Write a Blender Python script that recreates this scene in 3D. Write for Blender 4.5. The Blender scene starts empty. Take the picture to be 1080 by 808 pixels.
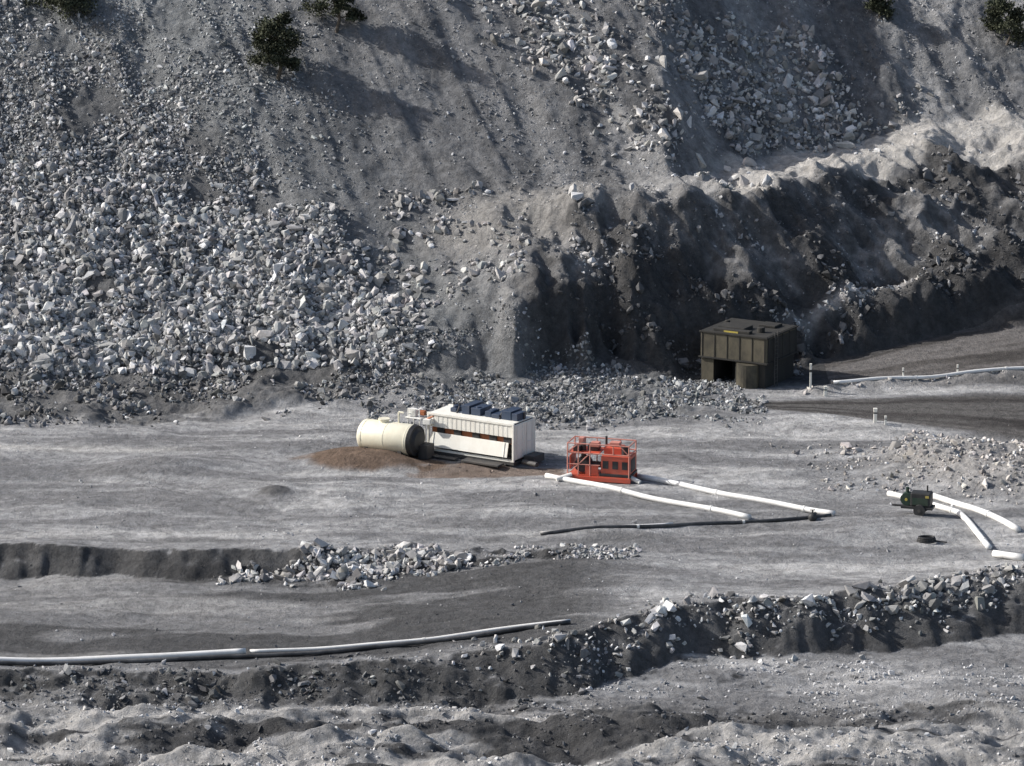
import bpy, bmesh, math, random
import numpy as np
from mathutils import Vector, Matrix
rng=np.random.default_rng(7); random.seed(7)
scene=bpy.context.scene
scene.view_settings.view_transform='Standard'
scene.view_settings.look='None'; scene.view_settings.exposure=0

# ---------------------------------------------------------------- noise
def _h(ix,iy,s):
    h=(ix*374761393+iy*668265263+s*1274126177)&0xffffffff
    h=((h^(h>>13))*1274126177)&0xffffffff
    h=h^(h>>16)
    return h/4294967296.0
def vn(x,y,s=0):
    x=np.asarray(x,float); y=np.asarray(y,float)
    ix=np.floor(x).astype(np.int64); iy=np.floor(y).astype(np.int64)
    fx=x-ix; fy=y-iy; fx=fx*fx*(3-2*fx); fy=fy*fy*(3-2*fy)
    a=_h(ix,iy,s); b=_h(ix+1,iy,s); c=_h(ix,iy+1,s); d=_h(ix+1,iy+1,s)
    return (a*(1-fx)+b*fx)*(1-fy)+(c*(1-fx)+d*fx)*fy
def fbm(x,y,s=0,o=4):
    t=0;a=1;n=0
    x,y=x*.8+y*.6,y*.8-x*.6   # rotate lattice
    for i in range(o):
        t=t+a*vn(x*2**i+i*17.3,y*2**i+i*9.1,s+i); n+=a; a*=.5
    return t/n
def fba(x,y,s=0,o=4):         # axis aligned (for stretched noise)
    t=0;a=1;n=0
    for i in range(o):
        t=t+a*vn(x*2**i+i*17.3,y*2**i+i*9.1,s+i); n+=a; a*=.5
    return t/n
def ridge(x,y,s,o=3):
    t=0;a=1;n=0
    x,y=x*.8+y*.6,y*.8-x*.6
    for i in range(o):
        t=t+a*(1-np.abs(2*vn(x*2**i+i*7.3,y*2**i+i*3.1,s+i)-1)); n+=a; a*=.5
    return t/n
def sst(a,b,x):
    t=np.clip((x-a)/(b-a),0,1); return t*t*(3-2*t)
def ell(x,y,cx,cy,rx,ry,ang=0):
    c,s=math.cos(ang),math.sin(ang); dx=x-cx; dy=y-cy
    return np.sqrt(((dx*c+dy*s)/rx)**2+((-dx*s+dy*c)/ry)**2)

# ---------------------------------------------------------------- terrain
def outer(a,b,n):
    t=np.linspace(0,1,n+1)[1:]
    return a+(b-a)*t**2.6
xs=np.concatenate([outer(-42,-900,34)[::-1],np.linspace(-42,44,720),outer(44,900,34)])
ys=np.concatenate([outer(-60,-700,34)[::-1],np.linspace(-60,66,900),outer(66,1200,34)])
BX=[-40,-13,-7,1,4,10.5,18,29.5,45]
_L=[(14,0),(20,.8),(22,2.2),(25,4.2),(30,7.6),(34,10.3),(38,13.05),(85,45),(110,47)]
BP=[_L,_L,
 [(14,0),(19,1),(22,3.2),(25,4.2),(31,7.2),(33,9),(37,11.6),(85,44.5),(110,47)],
 [(12,0),(20,.9),(22.3,5.2),(25,6.8),(32,9.8),(35,9.7),(37,10.6),(85,44),(110,47)],
 [(12,0),(20,.7),(22.3,5.2),(25,6.6),(31.5,9.9),(35,9.6),(37,10.6),(85,44),(110,47)],
 [(14,0),(21.3,.3),(23.8,3.6),(25.6,5.0),(31.0,9.6),(36,10),(38,11.3),(87,44),(112,47)],
 [(18,0),(24.8,.2),(26.6,2.9),(28.2,3.8),(36.3,9.4),(46,10.9),(49,12.5),(95,44),(118,47)],
 [(20,.2),(31,1.2),(33,3.4),(35.6,4.3),(47.5,10.9),(54,11.8),(56,13),(101,44),(125,47)],
 [(20,.2),(34,1.5),(36,3.6),(38.6,4.6),(50.5,11.6),(56,12.3),(58,13.4),(101,44),(125,47)]]
FX=[-40,-11,-4,4,9,16,26,40]
FP=[[(-42,-2.1),(-39,-.9),(-37,-1.4),(-20.8,-1.45),(-19,0)],
 [(-41.5,-2.1),(-38.6,-.8),(-36.3,-1.25),(-20.8,-1.3),(-19,0)],
 [(-41,-2.2),(-37.5,-.6),(-35,-.8),(-21.5,-.6),(-19.5,0)],
 [(-38,-2.2),(-35,-.1),(-32,0),(-22,0),(-19,0)],
 [(-34,-2.0),(-31,.1),(-30,.1),(-22,0),(-19,0)],
 [(-33,-2.0),(-29,.2),(-28,.1),(-22,0),(-19,0)],
 [(-28.5,-2.0),(-24.5,.3),(-23.5,.15),(-21,0),(-19,0)],
 [(-27.5,-2.0),(-23.5,.3),(-22.5,.15),(-20.5,0),(-19,0)]]
BPa=np.array(BP,float); FPa=np.array(FP,float)
def smooth_interp(x,X,A):
    i=np.clip(np.searchsorted(X,x)-1,0,len(X)-2)
    t=np.clip((x-X[i])/(X[i+1]-X[i]),0,1); 
    return A[i]*(1-t)+A[i+1]*t
GX,GY=np.meshgrid(xs,ys)          # [j,i]
core=(1-sst(40,60,np.abs(GX)))*(1-sst(62,90,np.abs(GY)))
rightm=sst(-3,3,GX)
CX=[-10,4,10.5,18,29.5,45]; CYv=[31,31,31.5,36.3,47,50]
crestY=np.interp(GX,CX,CYv)
win=1-sst(1,6,GY-crestY)
m2=sst(-3,0,GX)*(1-sst(10,13,GX))
warp=(fbm(GX*.2+GY*.12,GY*.2,11,4)-.5)*6.0*rightm*win
warp+=((fba(GX*.5,GY*.1,12,3)-.5)*3.0+(vn(GX*1.25,GY*.2,13)-.5)*1.3)*m2*win
warp+=(fba(GX*.45+GY*.25,GY*.3,14,3)-.5)*1.5*rightm*win
warp+=(fbm(GX*.3,GY*.2,15,3)-.5)*1.3
BS=.25
bermY=18.5+(GX-20)*BS
berm=np.exp(-((GY-bermY)/.7)**2)*sst(17.5,20,GX)
roadU=sst(.8,2,GY-bermY)*(1-sst(24.6,26,GY-(GX-20)*.6))*sst(18.5,22,GX)
lowTop=16.6+(GX-16)*.06; lowBot=13.8-(GX-15)*.52
roadL=sst(0,1.2,GY-lowBot)*(1-sst(-1,0,GY-lowTop))*sst(11,17,GX)
road=np.clip(roadU+roadL,0,1)
quiet=np.clip(road+sst(17,20,GX)*sst(14,16,GY)*(1-sst(0,2,GY-24.6-(GX-20)*.6)),0,1)
warp=warp*sst(15,20,GY)*core*(1-.8*quiet)
fw=((fbm(GX*.3,GY*.2,21,3)-.5)*2.4+(fbm(GX*1.0,GY*.5,22,2)-.5)*.9)*core*sst(-14,-18,GY)
H=np.zeros_like(GX)
for i,x in enumerate(xs):
    bp=smooth_interp(x,BX,BPa); fp=smooth_interp(x,FX,FPa)
    py=np.concatenate([[-60],fp[:,0],bp[:,0]]); pz=np.concatenate([[-2.3],fp[:,1],bp[:,1]])
    H[:,i]=np.interp(ys+warp[:,i]+fw[:,i],py,pz)
slope=sst(17,23,GY)
H+= slope*core*((fbm(GX*.13+GY*.07,GY*.1,31,3)-.5)*1.9)*(1-.85*quiet)
H+= berm*(.25+.3*vn(GX*1.5,GY,5))
sk=GX+.45*GY
smo=sst(-22,-12,GX)*(1-sst(-2,8,GX-.35*(GY-40)))*sst(26,32,GY)
H+= core*slope*(fba(sk*.55,GY*.07,33,3)-.5)*.9*(1-rightm*win)
outc=rightm*win*sst(19,23,GY)*(1-quiet)
H+= core*outc*((ridge(GX*.22+GY*.08,GY*.22,35,4)-.55)*2.9)
rough=np.clip(.08+.75*slope,0,1)*(1-.55*smo)*(1-.7*quiet)
b0=np.interp(GX,[-34,-22,-13,-6],[8,10,13,15])
m_band=sst(0,2.2,GY-b0+(fbm(GX*.3,GY*.5,40,3)-.5)*4)*(1-sst(20.5,23,GY))*(1-sst(-12,-5,GX))
m_apron=sst(9.5,13,GY+ (fbm(GX*.4,GY*.4,41)-.5)*4)*(1-sst(19,22,GY))*sst(-9,-4,GX)*(1-sst(10,14,GX))
m_rm=np.clip(1.25-ell(GX,GY,31,-2.5,9.5,6,-.35),0,1); m_rm=sst(0,.6,m_rm)*(1-road)
m_p1=sst(1,.4,ell(GX,GY,-8.8,-21.0,6.0,2.2)+(fbm(GX,GY,43)-.5)*.8)
m_p1b=sst(1,.4,ell(GX,GY,-1,-20.3,6,1.3)+(fbm(GX,GY,44)-.5)*.8)
EX=[-10,4,9,16,26,40]; EYv=[-38,-35.4,-31.6,-29.8,-25.2,-24]
edgeY=np.interp(GX,EX,EYv)
m_p2=np.exp(-((GY-edgeY+ .9)/1.7)**2)*sst(0,5,GX)
m_fb=np.exp(-((GY+39.6)/1.5)**2)*(1-sst(-2,4,GX))
m_fore=sst(-36,-42,GY-np.interp(GX,[-40,4,26],[0,2,9]))
rub=np.clip(m_band+m_apron+m_rm+m_p1+m_p1b+m_p2+m_fb+.35*m_fore,0,1)
rough=np.clip(rough+.8*rub,0,1)*(1-.95*road)
H+= m_rm*(.2+1.3*fbm(GX*.3,GY*.3,51,3))
H+= m_p1*.5*fbm(GX*.8,GY*.8,52,2)+m_p1b*.35*fbm(GX,GY,53,2)
H+= m_p2*(.8*fbm(GX*.45,GY*.5,54,2)-.1)
H+= m_fb*.8*(fbm(GX*.35,GY*.5,55,3)-.5)
H+= m_apron*.7*(fbm(GX*.5,GY*.5,56,3)-.3)+m_band*1.5*(fbm(GX*.3,GY*.4,57,3)-.30)
H+= core*rough*((fbm(GX*.8,GY*.8,61,4)-.5)*.7+(fbm(GX*3.1,GY*3.1,62,2)-.5)*.2)
pad=(1-slope)*(1-road)
H+= core*pad*((fbm(GX*.09,GY*.16,71,3)-.5)*.9+(fbm(GX*.45,GY*.9,72,3)-.5)*.24)
m_fl=sst(-39,-44,GY)
H+= core*m_fl*((fba(GX*.12,GY*.3,73,4)-.5)*2.6+(fbm(GX*.5,GY*.9,75,4)-.5)*1.5)
rr=ell(GX,GY,-36,-24,1,.85)+2.2*(fbm(GX*.07,GY*.07,74,2)-.5)*3
rut=np.zeros_like(GX)
for r0 in (9.5,11.4,17.2,19.1,26.5,28.3): rut=rut-np.exp(-((rr-r0)/.28)**2)
padm=(1-sst(-16,-8,GX))*sst(-18,-15,GY)*(1-sst(8,11,GY))*sst(.35,.6,fbm(GX*.15,GY*.15,76,2))
H+= core*padm*rut*.06
e1=ell(GX,GY,-8.4,.5,4.2,2.3,-.15); H+=.65*np.exp(-(e1*1.15)**4)
e2=ell(GX,GY,-1.2,-2.2,4.8,1.7,-.12)
H+= .7*np.exp(-(ell(GX,GY,-20.5,-1.5,4,2.2)*1.0)**2)+.5*np.exp(-(ell(GX,GY,-11,-6,6,2))**2)*fbm(GX*.4,GY*.4,77)
e3=ell(GX,GY,-13.6,-7.8,1.0,.9); H+=.5*np.exp(-e3**2)

def sampler(F):
    def f(x,y):
        x=np.atleast_1d(np.asarray(x,float)); y=np.atleast_1d(np.asarray(y,float))
        i=np.clip(np.searchsorted(xs,x)-1,0,len(xs)-2); j=np.clip(np.searchsorted(ys,y)-1,0,len(ys)-2)
        tx=(x-xs[i])/(xs[i+1]-xs[i]); ty=(y-ys[j])/(ys[j+1]-ys[j])
        if F.ndim==3: tx=tx[:,None]; ty=ty[:,None]
        return (F[j,i]*(1-tx)+F[j,i+1]*tx)*(1-ty)+(F[j+1,i]*(1-tx)+F[j+1,i+1]*tx)*ty
    return f
for (cx,cy,rx,ry) in [(-1.9,1.6,4.5,3),(5.1,-3.8,3,2.2),(15.2,21.6,5.0,3.9)]:
    w=sst(1.3,.75,ell(GX,GY,cx,cy,rx,ry,0)); H=H*(1-w)+w*.08
Hs=sampler(H)
def hz(x,y): return float(Hs(x,y)[0])

# ---- base colours (albedo)
def C(r,g,b): return np.array([r,g,b],float)
def mix(col,c,m):
    m=np.clip(m,0,1)[...,None]; return col*(1-m)+c*m
col=np.zeros(GX.shape+(3,))+C(.375,.375,.38)
st=fba(GX*.09+GY*.02,GY*.5,81,5)
col=mix(col,C(.215,.215,.22),sst(.49,.61,st)*.85)
col=mix(col,C(.54,.535,.53),sst(.44,.33,st)*.8)
st2=fbm(GX*.5,GY*1.1,82,5)
col=mix(col,C(.25,.25,.255),sst(.5,.62,st2)*.55)
col=mix(col,C(.54,.53,.515),np.exp(-((GY-3.2-(fbm(GX*.2,GX*0,78)-.5)*2)/.7)**2)*(1-sst(-22,-18,GX))*.9)
col=mix(col,C(.22,.22,.22),padm*sst(-.3,-.9,rut)*.6)
# dark patch ahead of the lower bench
col=mix(col,C(.17,.17,.172),np.exp(-((GY+17.0-(fbm(GX*.25,GX*0,79)-.5)*2)/.8)**2)*sst(.42,.58,fba(GX*.12,GY*.3,80,3))*(1-sst(6,12,GX))*.8)
col=mix(col,C(.13,.128,.128),sst(1.2,.6,e3)*.9)
trk=sst(-20.3,-21,GY)*(1-sst(2,8,GX))*sst(-38,-36.5,GY)
col=mix(col,C(.225,.225,.228),trk*.75)
col=mix(col,C(.09,.09,.092),trk*sst(.47,.57,fba(GX*.07,GY*.33,83,4))*.88)
col=mix(col,C(.38,.375,.37),trk*sst(.43,.33,fba(GX*.07,GY*.35,83,4))*.6)
# slope
gx=np.gradient(H,xs,axis=1); gy=np.gradient(H,ys,axis=0); steep=np.sqrt(gx**2+gy**2)
sl=fba(sk*.45,GY*.09,85,5)
cs=mix(np.zeros_like(col)+C(.235,.235,.237),C(.35,.346,.342),sst(.46,.68,sl))
cs=mix(cs,C(.15,.151,.154),sst(.49,.34,sl)*.85)
cs=mix(cs,C(.245,.26,.265),(1-sst(-16,-6,GX+.5*(GY-40)))*.6)
cs=mix(cs,C(.185,.187,.192),smo*.55)
tal=sst(2,-4,GX-(-23+(43-GY)*.83))*(1-sst(40,52,GY)); cs=mix(cs,C(.13,.13,.132),tal*.8)  # ground under talus painted darker, standing in for shaded gaps between rocks
col=mix(col,C(0,0,0),slope)+cs*slope[...,None]
zone=sst(-1,2,GX)*sst(19,22,GY)
below=1-sst(-1.5,1,GY-crestY+(fbm(GX*.5,GY*.5,86,3)-.5)*3)
lowR=sst(0,6,GX)*sst(19,22,GY)*below
nz=fbm(GX*.28+GY*.1,GY*.3,87,4)
col=mix(col,C(.19,.187,.185),lowR*.85)
col=mix(col,C(.32,.31,.30),lowR*sst(.5,.64,nz)*.75)
col=mix(col,C(.10,.098,.097),lowR*sst(.49,.36,nz)*.88)
cut_shade=zone*(1-sst(-.5,1.2,GY-np.interp(GX,[-1,4,10.5,18,29.5,45],[23.6,25,27,29,37,40])+(nz-.5)*5))
col=mix(col,C(.07,.069,.069),cut_shade*.9)  # foot of the cut bank darkened in albedo as painted shade
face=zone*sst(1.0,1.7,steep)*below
col=mix(col,C(.09,.088,.087),face*.6)  # steep cut faces also get shade painted into their colour
ledgeY0=np.interp(GX,[8,10.5,18,29.5,45],[33,31,36.5,47.2,50]); ledgeY1=np.interp(GX,[8,10.5,18,29.5,45],[34,37,46,54,57])
led=sst(-.5,.5,GY-ledgeY0+(fbm(GX*.5,GY*.5,88)-.5)*3)*(1-sst(-.6,.6,GY-ledgeY1+(fbm(GX*.4,GY*.4,89)-.5)*3))*sst(12,16,GX)
col=mix(col,C(.55,.525,.49),led*.92)
mt=sst(1.2,.5,ell(GX,GY,0,31,6.5,4.0,0)); col=mix(col,C(.34,.328,.312),mt*.8*(1-face))
pl=np.exp(-((GY-(27.6+(GX-18.5)*.66))/.5)**2)*sst(17.5,19,GX)*(1-sst(26,28,GX)); col=mix(col,C(.5,.48,.46),pl*.8)
col=mix(col,C(.11,.11,.11),m_band*.8)
col=mix(col,C(.20,.205,.208),m_apron*.85)
col=mix(col,C(.44,.418,.395),m_rm*.6)
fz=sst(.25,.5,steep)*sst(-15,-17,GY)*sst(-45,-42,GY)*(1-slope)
col=mix(col,C(.065,.065,.066),np.clip(fz,0,1)*.88)  # shade on steep bench and berm faces put into the albedo
col=mix(col,C(.09,.09,.09),m_fb*.7)
col=mix(col,C(.18,.18,.18),m_p2*.5)
fo=fba(GX*.11+GY*.05,GY*.62,91,5); fo2=fbm(GX*.5,GY*1.4,92,5)
col=mix(col,C(.33,.327,.325),m_fl*.7)
col=mix(col,C(.07,.07,.072),m_fl*sst(.485,.545,fo+.25*(fo2-.5))*.92)
col=mix(col,C(.54,.525,.505),m_fl*sst(.455,.39,fo+.22*(fo2-.5))*.8)
col=mix(col,C(.44,.42,.40),berm*.8)
col=mix(col,C(.10,.095,.092),road*.92)
n1=fbm(GX*.8,GY*.8,93)
brn=np.clip(sst(1.15,.85,e1+(n1-.5)*.5)+.85*sst(1.1,.8,e2+(n1-.5)*1.1),0,1)
col=mix(col,C(.175,.122,.088),brn*.95)
col*= (.76+.48*fbm(GX*1.3,GY*1.9,95,4))[...,None]
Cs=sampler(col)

def mesh_np(name,V,F,colr=None,mat=None,smooth=False):
    me=bpy.data.meshes.new(name); V=np.asarray(V,np.float32); F=np.asarray(F,np.int32)
    k=F.shape[1]
    me.vertices.add(len(V)); me.vertices.foreach_set('co',V.ravel())
    me.loops.add(F.size); me.loops.foreach_set('vertex_index',F.ravel())
    me.polygons.add(len(F)); me.polygons.foreach_set('loop_start',np.arange(0,F.size,k,dtype=np.int32))
    me.polygons.foreach_set('loop_total',np.full(len(F),k,np.int32))
    me.polygons.foreach_set('use_smooth',np.full(len(F),smooth,bool))
    me.update(calc_edges=True); me.validate()
    if colr is not None:
        a=me.color_attributes.new('Col','FLOAT_COLOR','POINT')
        a.data.foreach_set('color',np.concatenate([colr,np.ones((len(colr),1))],1).astype(np.float32).ravel())
    if mat: me.materials.append(mat)
    o=bpy.data.objects.new(name,me); scene.collection.objects.link(o); return o

# ---------------------------------------------------------------- materials
def mat_attr(name,nscale=3.0,lo=.7,hi=1.25,bump=.3,bdist=.08,rough=.95,fine=14):
    m=bpy.data.materials.new(name); m.use_nodes=True; nt=m.node_tree; N=nt.nodes; L=nt.links
    b=N['Principled BSDF']; b.inputs['Roughness'].default_value=rough; b.inputs['Specular IOR Level'].default_value=.15
    at=N.new('ShaderNodeAttribute'); at.attribute_name='Col'
    tc=N.new('ShaderNodeTexCoord')
    n=N.new('ShaderNodeTexNoise'); n.inputs['Scale'].default_value=nscale; n.inputs['Detail'].default_value=6; n.inputs['Roughness'].default_value=.75
    L.new(tc.outputs['Object'],n.inputs['Vector'])
    mr=N.new('ShaderNodeMapRange'); mr.inputs['From Min'].default_value=.3; mr.inputs['From Max'].default_value=.7
    mr.inputs['To Min'].default_value=lo; mr.inputs['To Max'].default_value=hi
    L.new(n.outputs['Fac'],mr.inputs['Value'])
    v=N.new('ShaderNodeVectorMath'); v.operation='SCALE'; L.new(at.outputs['Color'],v.inputs[0]); L.new(mr.outputs[0],v.inputs['Scale'])
    L.new(v.outputs[0],b.inputs['Base Color'])
    if bump>0:
        n2=N.new('ShaderNodeTexNoise'); n2.inputs['Scale'].default_value=fine/4; n2.inputs['Detail'].default_value=8; n2.inputs['Roughness'].default_value=.75
        L.new(tc.outputs['Object'],n2.inputs['Vector'])
        bp=N.new('ShaderNodeBump'); bp.inputs['Strength'].default_value=bump; bp.inputs['Distance'].default_value=bdist
        L.new(n2.outputs['Fac'],bp.inputs['Height']); L.new(bp.outputs[0],b.inputs['Normal'])
    return m
M_ground=mat_attr('gravelly_ground',1.8,.6,1.4,1.0,.34)
M_rock=mat_attr('broken_rock',2.2,.75,1.2,.4,.1)
def paint(name,c,rough=.5,dirt=(.2,.18,.16),amt=.35,metal=0,sc=1.3):
    m=bpy.data.materials.new(name); m.use_nodes=True; nt=m.node_tree; N=nt.nodes; L=nt.links
    b=N['Principled BSDF']; b.inputs['Roughness'].default_value=rough; b.inputs['Metallic'].default_value=metal
    tc=N.new('ShaderNodeTexCoord'); mp=N.new('ShaderNodeMapping'); mp.inputs['Scale'].default_value=(1,1,.45)
    n=N.new('ShaderNodeTexNoise'); n.inputs['Scale'].default_value=sc; n.inputs['Detail'].default_value=8; n.inputs['Roughness'].default_value=.7
    L.new(tc.outputs['Object'],mp.inputs[0]); L.new(mp.outputs[0],n.inputs['Vector'])
    mr=N.new('ShaderNodeMapRange'); mr.inputs['From Min'].default_value=.42; mr.inputs['From Max'].default_value=.75
    mr.inputs['To Max'].default_value=amt*1.6; L.new(n.outputs['Fac'],mr.inputs['Value'])
    mx=N.new('ShaderNodeMix'); mx.data_type='RGBA'; mx.inputs[6].default_value=(*c,1); mx.inputs[7].default_value=(*dirt,1)
    L.new(mr.outputs[0],mx.inputs[0]); L.new(mx.outputs[2],b.inputs['Base Color'])
    bp=N.new('ShaderNodeBump'); bp.inputs['Strength'].default_value=.15; bp.inputs['Distance'].default_value=.02
    L.new(n.outputs['Fac'],bp.inputs['Height']); L.new(bp.outputs[0],b.inputs['Normal'])
    return m
P_white=paint('white_paint',(.90,.88,.80),.45,(.55,.48,.38),.22)
P_cream=paint('cream_paint',(.84,.80,.64),.4,(.5,.42,.3),.25)
P_end=paint('grey_white_paint',(.82,.81,.77),.5,(.4,.38,.34),.35)
P_black=paint('black_rubber',(.02,.02,.021),.6,(.1,.1,.1),.3)
P_dark=paint('dark_steel',(.05,.05,.052),.55,(.14,.12,.1),.4)
P_blue=paint('dark_blue_paint',(.025,.045,.085),.45,(.1,.1,.12),.3)
P_rust=paint('orange_brown_steel',(.38,.12,.04),.6,(.12,.06,.04),.5)
P_red=paint('red_orange_paint',(.66,.11,.06),.4,(.3,.16,.12),.35)
P_pink=paint('faded_red_paint',(.62,.26,.20),.5,(.3,.2,.17),.3)
P_hose=paint('white_polyethylene',(.88,.87,.84),.5,(.5,.48,.45),.4,sc=.9)
P_bpipe=paint('black_polyethylene',(.035,.035,.036),.5,(.2,.2,.2),.5,sc=.6)
P_olive=paint('dark_olive_steel',(.115,.10,.068),.65,(.03,.028,.022),.75,sc=.9)
P_nearblack=paint('near_black_steel',(.022,.021,.019),.8,(.05,.047,.04),.5)  # near-black steel colour
P_green=paint('dark_green_paint',(.02,.045,.03),.5,(.08,.08,.06),.3)
P_yel=paint('yellow_paint',(.50,.40,.08),.5,(.25,.2,.1),.4)
P_bark=paint('bark',(.12,.10,.08),.9,(.05,.04,.03),.5,sc=4)

nx,ny=len(xs),len(ys)
idx=np.arange(nx*ny).reshape(ny,nx)
F=np.stack([idx[:-1,:-1],idx[:-1,1:],idx[1:,1:],idx[1:,:-1]],-1).reshape(-1,4)
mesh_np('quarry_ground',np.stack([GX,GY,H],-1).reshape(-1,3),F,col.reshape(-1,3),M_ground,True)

def road_sheet(name,x0,x1,fb,ft,c,light):
    X=np.arange(x0,x1,.25); T=np.linspace(0,1,44)
    XX,TT=np.meshgrid(X,T); B=fb(XX)+(fbm(XX*.5,XX*0,101,3)-.5)*1.1; Tp=ft(XX)+(fbm(XX*.5,XX*0,102,3)-.5)*1.1
    YY=B+(Tp-B)*TT; Z=Hs(XX.ravel(),YY.ravel()).reshape(XX.shape)+.035
    edge=np.minimum(TT,1-TT); Z-=.08*sst(.05,0,edge)
    stp=fba(XX*.12,TT*9,103,4)
    cc=mix(np.zeros(XX.shape+(3,))+c,light,sst(.48,.68,stp)*.7); cc=mix(cc,c*.55,sst(.45,.3,stp)*.7)
    cc=mix(cc,C(.22,.21,.205),sst(.12,0,edge)*.5)
    I=np.arange(XX.size).reshape(XX.shape)
    FF=np.stack([I[:-1,:-1],I[:-1,1:],I[1:,1:],I[1:,:-1]],-1).reshape(-1,4)
    mesh_np(name,np.stack([XX,YY,Z],-1).reshape(-1,3),FF,cc.reshape(-1,3),M_ground,True)
road_sheet('haul_road',15.5,60,lambda x:14.4-(x-15)*.50,lambda x:15.6+(x-16)*.06,C(.085,.08,.078),C(.16,.155,.15))
road_sheet('haul_road',20.5,60,lambda x:18.5+(x-20)*BS+1.5,lambda x:25.0+(x-20)*.6,C(.13,.12,.113),C(.24,.225,.215))

# ---------------------------------------------------------------- rocks
VAR=[]
for k in range(26):
    bm=bmesh.new(); n=random.randint(9,15)
    for i in range(n):
        v=Vector((random.gauss(0,1),random.gauss(0,1),random.gauss(0,1))).normalized()
        v*=random.uniform(.8,1.12)
        v=Vector([max(-.75,min(.75,c)) for c in v]); bm.verts.new(v)
    r=bmesh.ops.convex_hull(bm,input=bm.verts)
    bmesh.ops.delete(bm,geom=[g for g in r['geom_interior'] if isinstance(g,bmesh.types.BMVert)],context='VERTS')
    bmesh.ops.triangulate(bm,faces=bm.faces); bmesh.ops.recalc_face_normals(bm,faces=bm.faces)
    bm.verts.index_update()
    VAR.append((np.array([v.co[:] for v in bm.verts]),np.array([[v.index for v in f.verts] for f in bm.faces]))); bm.free()
def rocks(name,X,Y,S,Cc,up=.25):
    n=len(X); Z=Hs(X,Y)+S*up
    q=rng.normal(size=(n,4)); q/=np.linalg.norm(q,axis=1,keepdims=True); w,x,y,z=q.T
    R=np.stack([1-2*(y*y+z*z),2*(x*y-z*w),2*(x*z+y*w),2*(x*y+z*w),1-2*(x*x+z*z),2*(y*z-x*w),2*(x*z-y*w),2*(y*z+x*w),1-2*(x*x+y*y)],-1).reshape(n,3,3)
    sc=S[:,None]*np.stack([rng.uniform(.9,1.6,n),rng.uniform(.65,1.1,n),rng.uniform(.45,.9,n)],-1)
    va=rng.integers(0,len(VAR),n); Vs=[];Fs=[];Cl=[];off=0
    for k,(bv,bf) in enumerate(VAR):
        I=np.where(va==k)[0]
        if len(I)==0: continue
        P=bv[None]*sc[I][:,None,:]; P=np.einsum('nij,nvj->nvi',R[I],P); P+=np.stack([X[I],Y[I],Z[I]],-1)[:,None,:]
        m=len(bv); Vs.append(P.reshape(-1,3)); Fs.append((bf[None]+(np.arange(len(I))*m)[:,None,None]+off).reshape(-1,3))
        Cl.append(np.repeat(Cc[I],m,axis=0)); off+=m*len(I)
    return mesh_np(name,np.concatenate(Vs),np.concatenate(Fs),np.concatenate(Cl),M_rock)
def gcol(n,base,var=.3,warm=.02):
    b=np.array(base)[None]*np.exp(rng.normal(0,var,n))[:,None]
    b[:,0]*=1+rng.normal(0,warm,n); b[:,2]*=1+rng.normal(0,warm,n); return np.clip(b,.03,.72)
def scat(n,x0,x1,y0,y1,prob,med,sig,mn,mx,base,var=.3,tint=None):
    X=rng.uniform(x0,x1,n); Y=rng.uniform(y0,y1,n)
    k=rng.random(n)<prob(X,Y); X=X[k];Y=Y[k]; n=len(X)
    S=np.clip((med(X,Y) if callable(med) else med)*np.exp(rng.normal(0,sig,n)),mn,mx)
    if base is None: Cc=np.clip(Cs(X,Y)*np.exp(rng.normal(.35,.42,n))[:,None],.04,.65)
    else: Cc=gcol(n,base,var)
    return X,Y,S,Cc
def cat(*a): return [np.concatenate(t) for t in zip(*a)]
ns=lambda X,Y,f,s: fbm(X*f,Y*f,s,3)
lim=lambda X,Y: X-(-23+(43-Y)*.83)
a=scat(60000,-41,-5,19.5,56,lambda X,Y:sst(2,-4,lim(X,Y)+(ns(X,Y,.3,201)-.5)*10)*sst(.36,.52,ns(X,Y,.3,202)+.06)*(.4+.6*sst(54,38,Y)),
       lambda X,Y:.09+.075*sst(42,24,Y),.5,.05,.5,(.355,.353,.35),.42)
b=scat(20000,-42,-5,34,64,lambda X,Y:sst(.4,.6,ns(X+.4*Y,Y*.4,.4,203))*sst(6,-6,X+16+(Y-45)*.3),.085,.4,.04,.3,(.34,.345,.345),.4)
c=scat(900,-40,-7,19.5,32,lambda X,Y:sst(3,-2,lim(X,Y)),.27,.35,.2,.6,(.45,.44,.43),.25)
rocks('talus_boulders',*cat(a,b,c))
def band(X,Y):
    t=np.clip((50-Y)/13,0,1.0); cx=1.5+t*12.5; return np.exp(-((X-cx)/(3.4-1.2*t))**2)
a=scat(10000,-6,20,35,66,lambda X,Y:band(X,Y)*sst(.35,.5,ns(X,Y,.4,211)+.05),.17,.5,.07,.7,(.42,.41,.395),.42)
b=scat(9000,8,32,42,64,lambda X,Y:sst(1.1,.6,ell(X,Y,18.5,52,10,6,.25)+(ns(X,Y,.3,212)-.5)*1.4)*sst(0,2,Y-np.interp(X,[10.5,18,29.5],[37,45,53])),.16,.5,.07,.7,(.41,.40,.385),.42)
bx=np.array([11.6,13.0,14.6,10.6,15.2,12.4,9.6,16.4,14.9,15.8,13.8]); by=np.array([42.5,40.6,37.3,46.5,39.5,38.4,49,42,41.0,38.6,39.2]); bs=np.array([.95,.7,.8,.5,.6,.6,.45,.6,.5,.5,.45])
rocks('rock_chute_boulders',*cat(a,b,(bx,by,bs,gcol(11,(.62,.59,.55),.1))))
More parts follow.
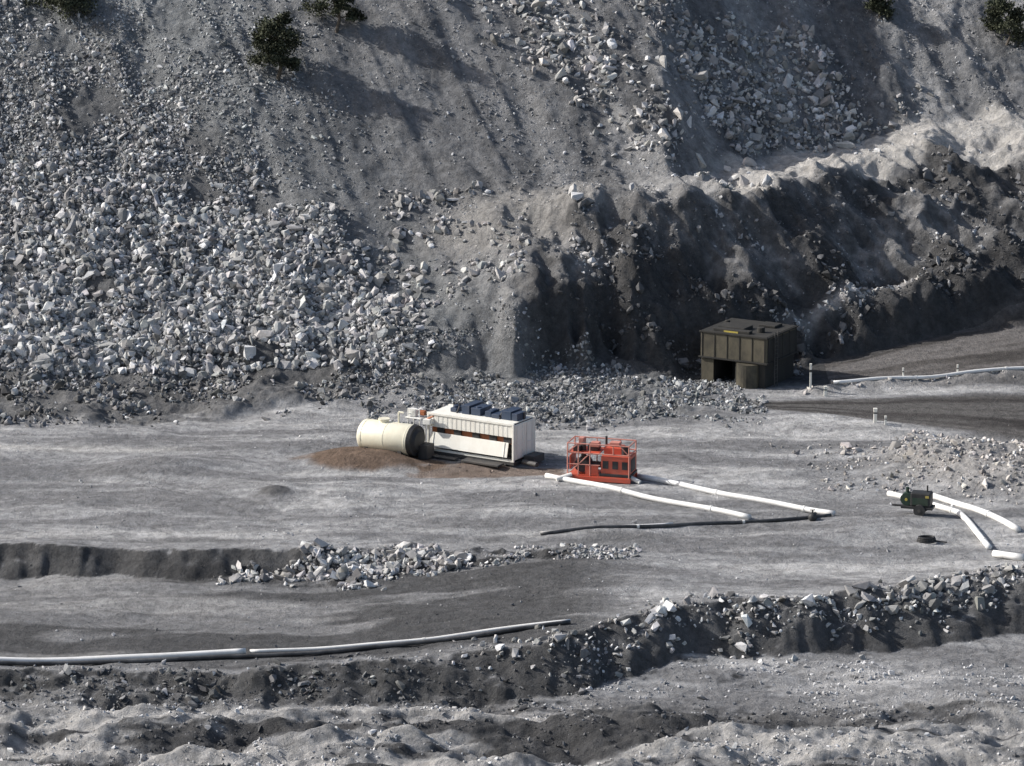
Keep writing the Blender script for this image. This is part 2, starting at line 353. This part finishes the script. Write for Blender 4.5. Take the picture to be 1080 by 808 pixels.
a=scat(36000,-42,44,21,68,lambda X,Y:(.25+.75*sst(.45,.6,ns(X+.4*Y,Y*.5,.5,221)))*(1-.85*((Y>np.interp(X,[10.5,18,29.5,45],[30,36,47,50]))&(Y<np.interp(X,[10.5,18,29.5,45],[37,46,54,57]))&(X>12)))*np.where(X>19,sst(0,1.5,Y-(25.5+(X-20)*.62)),1),.062,.45,.03,.26,None)
b=scat(900,-9,1,24,35,lambda X,Y:sst(.4,.6,ns(X,Y,.4,222)),.19,.5,.1,.5,(.40,.39,.38),.35)
c=scat(14000,4,44,23,50,lambda X,Y:sst(.40,.56,ns(X,Y,.35,223))*(1-.95*sst(-1,0,(Y-np.interp(X,[10,18,29.5,45],[31,36,47,49]))))*np.where(X>19,sst(0,1.5,Y-(25.5+(X-20)*.62)),1),.12,.58,.05,.65,None)
c[3][:]=np.clip(c[3]*1.3,.05,.6)
d=scat(900,17,28,26,36,lambda X,Y:np.exp(-((Y-(27.6+(X-18.5)*.66))/.4)**2),.13,.4,.06,.35,(.6,.58,.55),.15)
rocks('slope_gravel',*cat(a,b,c,d))
bb=lambda X:np.interp(X,[-34,-22,-13,-6],[8,10,13,15])
a=scat(16000,-41,-6,7,22,lambda X,Y:sst(.40,.56,ns(X,Y,.35,231))*sst(-.5,2.5,Y-bb(X)+(ns(X,Y,.4,40)-.5)*3),.10,.55,.04,.5,(.21,.208,.205),.65)
b=scat(12000,-9,16,8.5,21.5,lambda X,Y:sst(.42,.55,ns(X,Y,.35,232)+.06)*sst(8,13,Y+(ns(X,Y,.4,233)-.5)*4),.085,.5,.04,.35,(.27,.272,.27),.5)
c=scat(1300,18,44,16,28,lambda X,Y:np.exp(-((Y-(18.5+(X-20)*BS))/.5)**2),.10,.45,.05,.3,(.52,.49,.46),.25)
rocks('foot_rubble',*cat(a,b,c))
a=scat(8000,15,42,-11,12,lambda X,Y:sst(1.25,.4,ell(X,Y,30,-1.5,11,8,-.35)+(ns(X,Y,.4,241)-.5)*1.6)*(Y<13-(X-15)*.52),.075,.6,.03,.45,(.45,.425,.40),.42)
rocks('rubble_bank',*a)
a=scat(4200,-16,-2,-25,-17.5,lambda X,Y:sst(1,.65,ell(X,Y,-8.8,-21.0,6.2,2.2,.08)+(ns(X,Y,.5,251)-.5)*1.5),.13,.58,.04,.45,(.44,.43,.42),.42)
b=scat(2000,-5,7,-22,-18.5,lambda X,Y:sst(.42,.6,ns(X,Y,.6,252)),.08,.5,.04,.25,(.38,.375,.37),.45)
rocks('rubble_pile',*cat(a,b))
eY=lambda X:np.interp(X,EX,EYv)
a=scat(17000,-5,42,-41,-20,lambda X,Y:np.exp(-((Y-eY(X)+.6+(ns(X,Y,.2,262)-.5)*3)/1.4)**2)*sst(.38,.54,ns(X,Y*1.2,.35,261)+.04)*sst(-5,4,X),.12,.6,.04,.52,(.38,.375,.365),.52)
rocks('rubble_pile',*a)
a=scat(5000,-40,4,-43,-36.5,lambda X,Y:np.exp(-((Y+39.7)/1.4)**2)*sst(.42,.6,ns(X,Y,.4,271)),.09,.5,.04,.32,(.18,.18,.18),.5)
b=scat(24000,-36,36,-60,-34,lambda X,Y:sst(-36,-41,Y-np.interp(X,[-40,4,26],[0,2,9]))*(.2+.8*sst(.45,.6,ns(X,Y*1.5,.4,272))),.055,.5,.025,.26,None)
c=scat(7000,-36,34,-36,12,lambda X,Y:.12+.88*sst(.55,.68,ns(X,Y,.25,273)),.04,.45,.02,.16,None)
rocks('loose_stones',*cat(a,b,c))

# ---------------------------------------------------------------- object helpers
def empty(name,loc,rz=0):
    o=bpy.data.objects.new(name,None); scene.collection.objects.link(o); o.location=loc; o.rotation_euler=(0,0,rz); return o
def part(name,bm,mat,parent,smooth=False,bevel=0):
    bmesh.ops.recalc_face_normals(bm,faces=bm.faces)
    me=bpy.data.meshes.new(name); bm.to_mesh(me); bm.free(); me.materials.append(mat)
    if smooth:
        for p in me.polygons: p.use_smooth=True
    o=bpy.data.objects.new(name,me); scene.collection.objects.link(o); o.parent=parent
    if bevel:
        md=o.modifiers.new('bv','BEVEL'); md.width=bevel; md.segments=2; md.limit_method='ANGLE'
    return o
def bx_(bm,c,s,rx=0,ry=0,rz=0):
    M=Matrix.Translation(c)@Matrix.Rotation(rz,4,'Z')@Matrix.Rotation(ry,4,'Y')@Matrix.Rotation(rx,4,'X')@Matrix.Diagonal((*s,1))
    bmesh.ops.create_cube(bm,size=1,matrix=M)
def cy_(bm,a,b,r,r2=None,seg=12):
    a=Vector(a);b=Vector(b);d=b-a; q=d.to_track_quat('Z','Y').to_matrix().to_4x4()
    bmesh.ops.create_cone(bm,cap_ends=True,segments=seg,radius1=r,radius2=r if r2 is None else r2,depth=d.length,matrix=Matrix.Translation((a+b)/2)@q)
def frame(bm,x0,x1,y0,y1,z0,z1,r,mid=()):
    for x in (x0,x1):
        for y in (y0,y1): cy_(bm,(x,y,z0),(x,y,z1),r,seg=6)
    for z in (z1,)+tuple(mid):
        cy_(bm,(x0,y0,z),(x1,y0,z),r,seg=6);cy_(bm,(x0,y1,z),(x1,y1,z),r,seg=6)
        cy_(bm,(x0,y0,z),(x0,y1,z),r,seg=6);cy_(bm,(x1,y0,z),(x1,y1,z),r,seg=6)
N=bmesh.new

# ---------------------------------------------------------------- white plant container
E=empty('white_equipment_container',(-1.85,1.45,.10),math.radians(-32)); E.scale=(1,1,.93)
bm=N(); bx_(bm,(0,0,.14),(6.1,2.4,.2)); 
for x in (-2.4,-.8,.8,2.4): bx_(bm,(x,0,.02),(.25,2.5,.1))
part('skid_base',bm,P_dark,E,bevel=.01)
bm=N()
bx_(bm,(0,.25,1.45),(5.8,1.8,2.3))
part('core',bm,P_dark,E)
bm=N()
for sx in (-3.0,3.0):
    for sy in (-1.17,1.17): bx_(bm,(sx,sy,1.5),(.12,.12,2.5))
bx_(bm,(0,-1.17,2.68),(5.88,.12,.14)); bx_(bm,(0,1.17,2.68),(5.88,.12,.14))
bx_(bm,(0,-1.17,.32),(5.88,.1,.16))
bx_(bm,(0,0,2.71),(5.86,2.2,.06))
bx_(bm,(0,1.16,1.5),(5.86,.05,2.2))
for i in range(36):
    x=-2.86+i*.163; bx_(bm,(x,-1.155 if i%2 else -1.14,2.22),(.163,.05,.78))
part('shell',bm,P_white,E,bevel=.008)
bm=N(); bx_(bm,(0.0,-.95,1.62),(5.7,.04,.55)); part('bay_back',bm,P_rust,E)
bm=N(); bx_(bm,(-.1,-1.22,1.0),(5.5,.05,.95),rx=math.radians(-12)); 
for x in (-2.6,2.4): bx_(bm,(x,-1.25,1.0),(.05,.06,.95),rx=math.radians(-12))
part('open_flap',bm,P_white,E,bevel=.008)
bm=N()
for x in (-2.2,-1.0,.3,1.5,2.5): bx_(bm,(x,-1.0,1.6),(.5,.12,.36))
bx_(bm,(1.2,-1.19,.5),(3.2,.06,.14))
part('bay_machinery',bm,P_black,E)
bm=N()
bx_(bm,(3.0,0,1.5),(.05,2.2,2.3))
for y in (-.55,.55):
    bx_(bm,(3.035,y,1.5),(.03,1.02,2.2))
part('end_doors',bm,P_white,E,bevel=.01)
bm=N()
for y in (-.85,-.25,.25,.85): cy_(bm,(3.07,y,.4),(3.07,y,2.6),.022,seg=6)
for y in (-.55,.55): bx_(bm,(3.07,y,1.3),(.04,.3,.05))
part('lock_rods',bm,P_end,E)
bm=N()
for i,x in enumerate((-1.7,-.8,-.1,.75,1.3,2.05,2.6)):
    bx_(bm,(x,.2+.12*((i*5)%3-1),2.88+.04*((i*3)%4)),(.42+.12*(i%3),1.0+.3*((i*2)%3),.26+.12*((i*3)%4)))
    if i%3!=1: cy_(bm,(x,-.1+.3*(i%2),3.0),(x,-.1+.3*(i%2),3.15+.12*((i*2)%3)),.16+.05*(i%2),seg=14)
part('roof_coolers',bm,P_blue,E,bevel=.02)
bm=N()
for x in (-2.1,-1.7,2.85): cy_(bm,(x,.3,2.7),(x,.3,3.2),.06,seg=8)
for x in (-1.4,1.6): cy_(bm,(x,-.5,2.74),(x,-.2,3.1),.05,seg=6)
part('exhaust_stacks',bm,P_dark,E)
bm=N(); bx_(bm,(1.2,-1.75,.12),(2.6,.7,.12)); bx_(bm,(-1.4,-1.8,.1),(1.6,.5,.08)); part('step_platform',bm,P_dark,E,bevel=.01)
bm=N(); bx_(bm,(3.55,.3,.3),(.7,1.2,.5)); cy_(bm,(3.4,-.7,.25),(4.5,-.9,.25),.16); part('side_coupling',bm,P_dark,E,bevel=.02)

# ---------------------------------------------------------------- cream fuel tank
def dome_tank(bm,L,R,z,seg=28,dome=.4):
    prof=[(-L/2-dome*math.cos(t),R*math.sin(t)) for t in np.linspace(.001,math.pi/2,7)]
    prof+= [(L/2+dome*math.cos(t),R*math.sin(t)) for t in np.linspace(math.pi/2,.001,7)]
    rings=[[bm.verts.new((x,r*math.cos(a),z+r*math.sin(a))) for a in np.linspace(0,2*math.pi,seg,endpoint=False)] for x,r in prof]
    for A,B in zip(rings,rings[1:]):
        for i in range(seg): bm.faces.new((A[i],A[(i+1)%seg],B[(i+1)%seg],B[i]))
T=empty('cream_storage_tank',(-7.3,1.5,.12),math.radians(-28)); T.scale=(1,1,.92)
bm=N(); dome_tank(bm,3.3,1.02,1.2,dome=.32); part('shell',bm,P_cream,T,smooth=True)
bm=N()
for x in (-1.5,0,1.45): 
    cy_(bm,(x-.03,0,1.2),(x+.03,0,1.2),1.032,seg=32)
part('hoops',bm,P_cream,T)
bm=N(); cy_(bm,(1.62,0,1.2),(1.86,0,1.2),1.05,.98,seg=32); cy_(bm,(1.86,0,1.2),(2.02,0,1.2),.8,.6,seg=24); part('black_end_cap',bm,P_black,T)
bm=N()
for x in (-1.2,1.1): bx_(bm,(x,0,.3),(.25,1.7,.6))
bx_(bm,(0,-.75,.1),(4.0,.16,.2)); bx_(bm,(0,.75,.1),(4.0,.16,.2)); bx_(bm,(2.2,.5,.45),(.6,.9,.9))
part('saddles',bm,P_dark,T,bevel=.01)
bm=N(); cy_(bm,(-.4,0,2.12),(-.4,0,2.35),.3,seg=16); cy_(bm,(-.4,0,2.35),(-.4,0,2.42),.36,seg=16)
cy_(bm,(.5,.2,2.12),(.5,.2,2.9),.06,seg=8); cy_(bm,(.5,.2,2.9),(.85,.2,2.9),.06,seg=8)
part('manway',bm,P_cream,T)
bm=N()
for x,y in ((.5,1.3),(1.3,1.3),(1.3,2.0),(.5,2.0)): cy_(bm,(x,y,0),(x,y,2.9),.03,seg=6)
cy_(bm,(.5,1.3,2.9),(1.3,1.3,2.9),.03,seg=6); cy_(bm,(.5,1.3,2.5),(1.3,2.0,2.9),.03,seg=6)
part('access_frame',bm,P_end,T)
bm=N(); bx_(bm,(.9,1.65,2.3),(1.1,.9,.06)); bx_(bm,(.7,1.6,2.6),(.45,.4,.5)); bx_(bm,(1.9,1.3,2.2),(.5,.5,.35)); part('valve_box',bm,P_end,T,bevel=.02)
bm=N(); bx_(bm,(1.3,1.7,2.6),(.35,.3,.3)); cy_(bm,(1.7,1.4,2.3),(2.3,1.2,2.6),.06); part('filling_gear',bm,P_rust,T,bevel=.02)

# ---------------------------------------------------------------- red pumping machine
R_=empty('red_pump_machine',(5.25,-4.1,.08),math.radians(-16)); R_.scale=(1,1,.92)
bm=N(); bx_(bm,(0,-.8,.2),(3.9,.16,.28)); bx_(bm,(0,.8,.2),(3.9,.16,.28))
for x in (-1.8,-.6,.6,1.8): bx_(bm,(x,0,.2),(.14,1.44,.2))
bx_(bm,(0,0,.36),(3.8,1.7,.05)); part('skid',bm,P_red,R_,bevel=.01)
bm=N(); bx_(bm,(1.0,0,1.05),(1.75,1.45,1.3)); bx_(bm,(.75,.1,1.95),(1.1,.9,.5)); part('engine_housing',bm,P_red,R_,bevel=.05)
bm=N()
for x in (.42,1.0,1.58): bx_(bm,(x,-.735,1.15),(.34,.04,.5))
bx_(bm,(1.885,0,1.1),(.04,.95,.8)); bx_(bm,(1.0,0,.5),(1.9,1.6,.16))
part('grilles',bm,P_black,R_,bevel=.01)
bm=N(); frame(bm,-1.85,1.85,-.82,.82,.38,2.45,.04,(1.85,)); 
for x in (-1.2,-.5,.9): 
    for y in (-.82,.82): cy_(bm,(x,y,1.8 if x>0 else .4),(x,y,2.45),.035,seg=6)
for (x0,z0,x1,z1) in ((-1.85,.4,-.5,1.85),(-1.85,1.85,-1.2,2.45),(1.85,1.85,1.3,2.45)): cy_(bm,(x0,-.82,z0),(x1,-.82,z1),.035,seg=6)
cy_(bm,(-1.85,-.82,1.1),(.1,-.82,1.1),.035,seg=6)
part('guard_rails',bm,P_pink,R_)
bm=N(); bx_(bm,(-.9,0,1.80),(1.8,1.5,.06)); bx_(bm,(-1.75,0,1.15),(.06,1.3,.9)); bx_(bm,(-.4,-.78,.75),(.8,.05,.6)); part('deck_panels',bm,P_red,R_,bevel=.01)
bm=N(); cy_(bm,(-1.1,-.45,.95),(-1.1,.45,.95),.45,seg=20); cy_(bm,(-.85,0,.95),(.15,0,.95),.2); cy_(bm,(-1.1,0,1.3),(-1.1,0,2.3),.15)
part('pump_volute',bm,P_dark,R_,smooth=False)
bm=N(); cy_(bm,(.2,.3,1.8),(.2,.3,2.75),.07); cy_(bm,(1.45,-.2,1.73),(1.45,-.2,2.3),.22,seg=16); bx_(bm,(-.5,.2,2.05),(.6,.7,.4)); bx_(bm,(-1.4,-.3,2.0),(.4,.4,.35)); part('exhaust_and_filter',bm,P_black,R_,bevel=.01)
bm=N(); bx_(bm,(-.3,-.3,2.35),(.5,.4,.3)); bx_(bm,(.8,.1,2.35),(.6,.5,.25)); bx_(bm,(-1.3,.4,2.3),(.3,.5,.5)); part('control_box',bm,P_pink,R_,bevel=.02)
bm=N(); cy_(bm,(-1.6,-.82,.4),(-2.4,-1.3,.15),.14); cy_(bm,(1.8,-.5,.4),(2.5,-.7,.15),.14); part('hose_couplings',bm,P_end,R_)

# ---------------------------------------------------------------- dark equipment shed
S_=empty('dark_equipment_shed',(15.35,22.2,.02),math.radians(-30)); S_.scale=(1.02,.9,.86)
W,D=4.7,4.9
bm=N(); bx_(bm,(0,0,2.95),(W,D,2.0)); part('upper_body',bm,P_olive,S_,bevel=.10)
bm=N(); bx_(bm,(0,0,3.97),(W-.1,D-.1,.06)); bx_(bm,(W/2+.02,0,2.9),(.03,D-.3,1.7)); part('roof_sheet_and_side_shade',bm,P_nearblack,S_)  # near-black right wall sheet puts that side's shade into its colour
bm=N()
for i in range(6): bx_(bm,(-W/2+.15+i*(W-.3)/5,-D/2-.02,2.95),(.05,.04,1.85))
for i in range(5): bx_(bm,(W/2+.04,-D/2+.2+i*(D-.4)/4,2.95),(.04,.08,1.85))
bx_(bm,(0,-D/2-.05,1.98),(W+.16,.1,.12)); bx_(bm,(W/2+.05,0,1.98),(.1,D,.12))
bx_(bm,(0,-D/2-.04,3.93),(W+.1,.08,.12)); bx_(bm,(W/2+.04,0,3.93),(.08,D,.12))
part('stiffening_ribs',bm,P_nearblack,S_,bevel=.01)
bm=N()
bx_(bm,(-W/2+.45,0,.98),(.9,D-.3,1.94)); bx_(bm,(1.15,0,.98),(2.1,D-.2,1.94)); bx_(bm,(-.5,1.0,.98),(1.2,D-2.6,1.94))
part('lower_body',bm,P_nearblack,S_,bevel=.03)
bm=N(); cy_(bm,(1.0,-D/2+.12,.05),(1.0,-D/2+.12,1.85),.75,seg=24); bx_(bm,(-1.85,-D/2+.1,1.0),(.85,.06,1.7)); part('vertical_vessel',bm,P_olive,S_,smooth=False)
bm=N(); bx_(bm,(-.6,-.8,4.12),(1.9,1.4,.3)); cy_(bm,(1.3,-1,3.98),(1.3,-1,4.4),.25); cy_(bm,(-1.7,.4,3.98),(-1.7,.4,4.3),.18); bx_(bm,(1.0,1.2,4.1),(1.2,1.2,.2)); bx_(bm,(-.3,-1.9,4.1),(2.6,.5,.25)); part('roof_hatches',bm,P_nearblack,S_,bevel=.05)
bm=N(); bx_(bm,(-.3,-2.18,4.05),(1.0,.05,.12)); part('faded_marking',bm,P_yel,S_)
bm=N()
for z in np.arange(.2,3.9,.3): cy_(bm,(W/2+.2,-1.6,z),(W/2+.2,-1.15,z),.02,seg=6)
for y in (-1.6,-1.15): cy_(bm,(W/2+.2,y,0),(W/2+.2,y,4.3),.03,seg=6)
part('ladder',bm,P_dark,S_)

# ---------------------------------------------------------------- green pump
G=empty('dark_green_trailer_pump',(22.9,-12.7,hz(22.9,-12.7)),math.radians(-18))
bm=N(); bx_(bm,(0,0,.42),(1.8,.9,.14)); bx_(bm,(-1.15,0,.4),(.7,.1,.1)); part('chassis',bm,P_black,G,bevel=.01)
bm=N(); bx_(bm,(.2,0,.9),(1.15,.8,.8)); part('engine_cover',bm,P_black,G,bevel=.08)
bm=N(); cy_(bm,(-.62,-.25,.85),(-.62,.25,.85),.36,seg=18); cy_(bm,(-.62,0,.85),(-.62,0,1.5),.1); bx_(bm,(.2,-.41,.8),(.9,.04,.4)); part('pump_casing',bm,P_green,G)
bm=N(); bx_(bm,(.6,-.43,1.1),(.2,.05,.12)); cy_(bm,(-.62,-.28,.85),(-.62,-.34,.85),.08,seg=14); part('yellow_guards',bm,P_yel,G)
bm=N()
for y in (-.55,.55): cy_(bm,(.2,y-.1,.33),(.2,y+.1,.33),.33,seg=20)
cy_(bm,(.5,.1,1.3),(.5,.1,1.65),.05)
part('wheels',bm,P_black,G)
bm=N(); 
for y in (-.55,.55): cy_(bm,(.2,y-.12,.33),(.2,y+.12,.33),.1,seg=14)
part('wheel_hubs',bm,P_dark,G)

# ---------------------------------------------------------------- pipes
def tube(name,pts,r,mat,parent,joint=6.0,lift=.75,wig=.06):
    P=[Vector((p[0],p[1],0)) for p in pts]; out=[]
    for a,b in zip(P,P[1:]):
        n=max(2,int((b-a).length/.5))
        for i in range(n): out.append(a.lerp(b,i/n))
    out.append(P[-1]); Z=[]
    for i,p in enumerate(out):
        p.y+=wig*math.sin(i*.37)+wig*math.sin(i*.13+1); Z.append(max(hz(p.x+dx,p.y+dy) for dx,dy in((0,0),(r*.5,0),(0,r*.5),(0,-r*.5))))
    for it in range(10): Z=[Z[0]]+[(Z[i-1]+Z[i]*2+Z[i+1])/4 for i in range(1,len(Z)-1)]+[Z[-1]]
    for p,z in zip(out,Z): p.z=z+r*lift
    bm=N(); rings=[]
    for i,p in enumerate(out):
        d=(out[min(i+1,len(out)-1)]-out[max(i-1,0)]).normalized(); s=d.cross(Vector((0,0,1))).normalized(); u=s.cross(d)
        rings.append([bm.verts.new(p+s*r*math.cos(t)+u*r*math.sin(t)) for t in np.linspace(0,2*math.pi,12,endpoint=False)])
    for A,B in zip(rings,rings[1:]):
        for i in range(12): bm.faces.new((A[i],A[(i+1)%12],B[(i+1)%12],B[i]))
    bm.faces.new(rings[0]); bm.faces.new(rings[-1][::-1])
    part('pipe_run',bm,mat,parent,smooth=True)
    bm=N(); acc=0
    for a,b in zip(out,out[1:]):
        acc+=(b-a).length
        if acc>joint: acc=0; d=(b-a).normalized(); cy_(bm,a-d*.07,a+d*.07,r*1.18,seg=14)
    if len(bm.verts): part('couplings',bm,P_end,parent)
    else: bm.free()
for pts,r,m in [
  ([(2.0,-3.9),(7.5,-8.4),(13.4,-13.0)],.16,P_hose),
  ([(7.4,-4.0),(12.6,-8.2),(18.2,-12.4)],.16,P_hose),
  ([(21.8,-7.0),(23.6,-9.4),(25.2,-12.4),(26.0,-17.2),(26.2,-19)],.17,P_hose),
  ([(24.3,-7.6),(26.2,-11.4),(28.2,-15.8)],.18,P_hose)]:
    tube('x',pts,r,m,empty('white_pipe',(0,0,0)))
tube('x',[(26.3,-20.3),(27.8,-21.6)],.2,P_hose,empty('white_pipe',(0,0,0)))
tube('x',[(20.6,18.65),(24,19.5),(27.5,20.4),(36,22.5)],.12,P_hose,empty('white_pipe',(0,0,0)),lift=.8)
tube('x',[(1.6,-16.4),(9,-14.8),(16.5,-13.0),(18.0,-12.7)],.10,P_bpipe,empty('black_pipe_or_shadow',(0,0,0)))
tube('x',[(1.6,-16.1),(6,-15.2),(9,-14.5)],.07,P_hose,empty('white_pipe',(0,0,0)))
tube('x',[(-42,-36.1),(-26.2,-35.7),(-13.6,-34.9)],.16,P_hose,empty('white_pipe',(0,0,0)),lift=1.2,joint=60)
tube('x',[(-13.4,-34.8),(-4,-34.2),(3,-33.4)],.10,P_hose,empty('white_pipe',(0,0,0)),lift=1.5,joint=9)
tube('x',[(-42,-36.5),(-26.2,-36.1),(-13.6,-35.3),(-4,-34.5),(3,-33.7)],.11,P_bpipe,empty('black_pipe_or_shadow',(0,0,0)),joint=90,lift=1.0)  # black tube added as the white pipe's shadow at left, black pipe at right

o=empty('black_pipe_valve',(16.9,-13.5,hz(16.9,-13.5)+.2)); bm=N(); bmesh.ops.create_uvsphere(bm,u_segments=14,v_segments=10,radius=.26); cy_(bm,(0,0,.1),(0,0,.4),.05); cy_(bm,(-.15,0,.42),(.15,0,.42),.03); cy_(bm,(0,.1,0),(.2,.7,0),.12); part('valve_body',bm,P_black,o,smooth=True)
o=empty('black_hose_coil',(22.9,-17.6,hz(22.9,-17.6))); bm=N()
for k in range(3):
    rr_=.42-.03*k; pp=[(rr_*math.cos(t)*1.2,rr_*math.sin(t)*.8,.07+.1*k) for t in np.linspace(0,2*math.pi,19)]
    for a_,b_ in zip(pp,pp[1:]): cy_(bm,a_,b_,.06,seg=8)
cy_(bm,(.4,0,.08),(1.1,-.3,.06),.05,seg=8)
part('coils',bm,P_black,o)
def post(x,y,h,w,mat):
    o=empty('marker_post',(x,y,hz(x,y)-.1)); bm=N(); bx_(bm,(0,0,h/2),(w,w,h)); bx_(bm,(0,0,h+.02),(w*1.15,w*1.15,.06)); part('post',bm,mat,o,bevel=.01)
    bm=N(); bx_(bm,(0,0,h*.75),(w*1.08,w*1.08,h*.1)); part('band',bm,P_dark,o)
post(22.4,8.8,.95,.2,P_white); post(23.0,8.4,.6,.12,P_white); post(19.1,18.2,1.7,.13,P_white); post(20,17.4,.7,.2,P_white)
post(25.2,20.1,.8,.1,P_white); post(28.8,21.0,.8,.1,P_white)

# ---------------------------------------------------------------- vegetation
M_leaf=mat_attr('foliage',3,.8,1.2,0,.01,.7)
def tree(name,x,y,h,w,lobes=6,nc=9,nl=90,base=(.058,.064,.04)):
    z=hz(x,y); o=empty(name,(x,y,z-.15)); bm=N(); top=Vector((random.uniform(-.2,.2),0,h*.75))
    pts=[Vector((0,0,0)),Vector((.08*w,.05,h*.25)),Vector((-.05*w,0,h*.5)),top]
    for i in range(3): cy_(bm,pts[i],pts[i+1],.13*h/4*(1-.25*i),.13*h/4*(1-.25*(i+1)),8)
    cent=[]
    for k in range(lobes):
        a=k*2.4+random.uniform(-.5,.5); f=k/(lobes-1); rad=w*(.38-.24*f)*random.uniform(.6,1.3)
        lc=Vector((math.cos(a)*rad,math.sin(a)*rad,h*(.30+.58*f)))
        s=pts[1 if f<.35 else (2 if f<.75 else 3)]; cy_(bm,s,lc,.05*h/4,.02,6)
        lr=w*random.uniform(.11,.21)
        for j in range(nc):
            c=lc+Vector((random.gauss(0,lr*.6),random.gauss(0,lr*.6),random.gauss(0,lr*.5)))
            cent.append((c,random.uniform(.5,1.6),lr)); 
            if j%3==0: cy_(bm,lc,c,.02,.008,5)
    part('trunk_and_limbs',bm,P_bark,o)
    Vs=[];Cl=[]
    for c,sh,lr in cent:
        cr=lr*random.uniform(.3,.5)
        for i in range(nl):
            p=np.array(c)+rng.normal(0,cr,3)*np.array([1,1,.7]); a=rng.normal(size=3); a/=np.linalg.norm(a); b=np.cross(a,rng.normal(size=3)); b/=np.linalg.norm(b)
            s=rng.uniform(.06,.13); 
            Vs+= [p-a*s,p-b*s*.6,p+a*s,p+b*s*.6]; Cl+=[np.array(base)*sh*rng.uniform(.8,1.25)]*4
    Vs=np.array(Vs); Fq=np.arange(len(Vs)).reshape(-1,4)
    f=mesh_np('foliage_crown',Vs,Fq,np.array(Cl),M_leaf); f.parent=o
tree('slope_tree',-16.2,43.0,4.8,3.5,9,9,110)
tree('slope_tree',-12.3,47.2,4.4,3.2,8,9,100)
tree('slope_tree',-31.5,49.2,1.9,4.6,8,9,90)
tree('slope_tree',36.4,61.4,3.4,4.0,8,9,90)
tree('slope_tree',27.0,62.0,2.2,2.2,6,8,70)
tree('slope_tree',-21.0,59,4,3.3,7,8,70)

# ---------------------------------------------------------------- light, sky, camera
elev=math.radians(34); A=math.radians(-10)
L=Vector((math.cos(elev)*math.cos(A),math.cos(elev)*math.sin(A),-math.sin(elev)))
sd=bpy.data.lights.new('sun','SUN'); sd.energy=5; sd.angle=math.radians(.5); sd.color=(1,.97,.93)
so=bpy.data.objects.new('sun',sd); scene.collection.objects.link(so); so.rotation_euler=L.to_track_quat('-Z','Y').to_euler(); so.location=(-60,0,60)
w=bpy.data.worlds.new('World'); scene.world=w; w.use_nodes=True; nt=w.node_tree
sky=nt.nodes.new('ShaderNodeTexSky'); sky.sky_type='NISHITA'; sky.sun_disc=False; sky.sun_elevation=elev; sky.sun_rotation=math.radians(280); sky.dust_density=3
nt.links.new(sky.outputs[0],nt.nodes['Background'].inputs[0]); nt.nodes['Background'].inputs[1].default_value=.125
cd=bpy.data.cameras.new('camera'); cd.lens=140; cd.sensor_width=36; cd.clip_end=4000; cd.clip_start=1
co=bpy.data.objects.new('camera',cd); scene.collection.objects.link(co); co.location=(0,-230,58); co.rotation_euler=(math.radians(90-13),0,0)
scene.camera=co
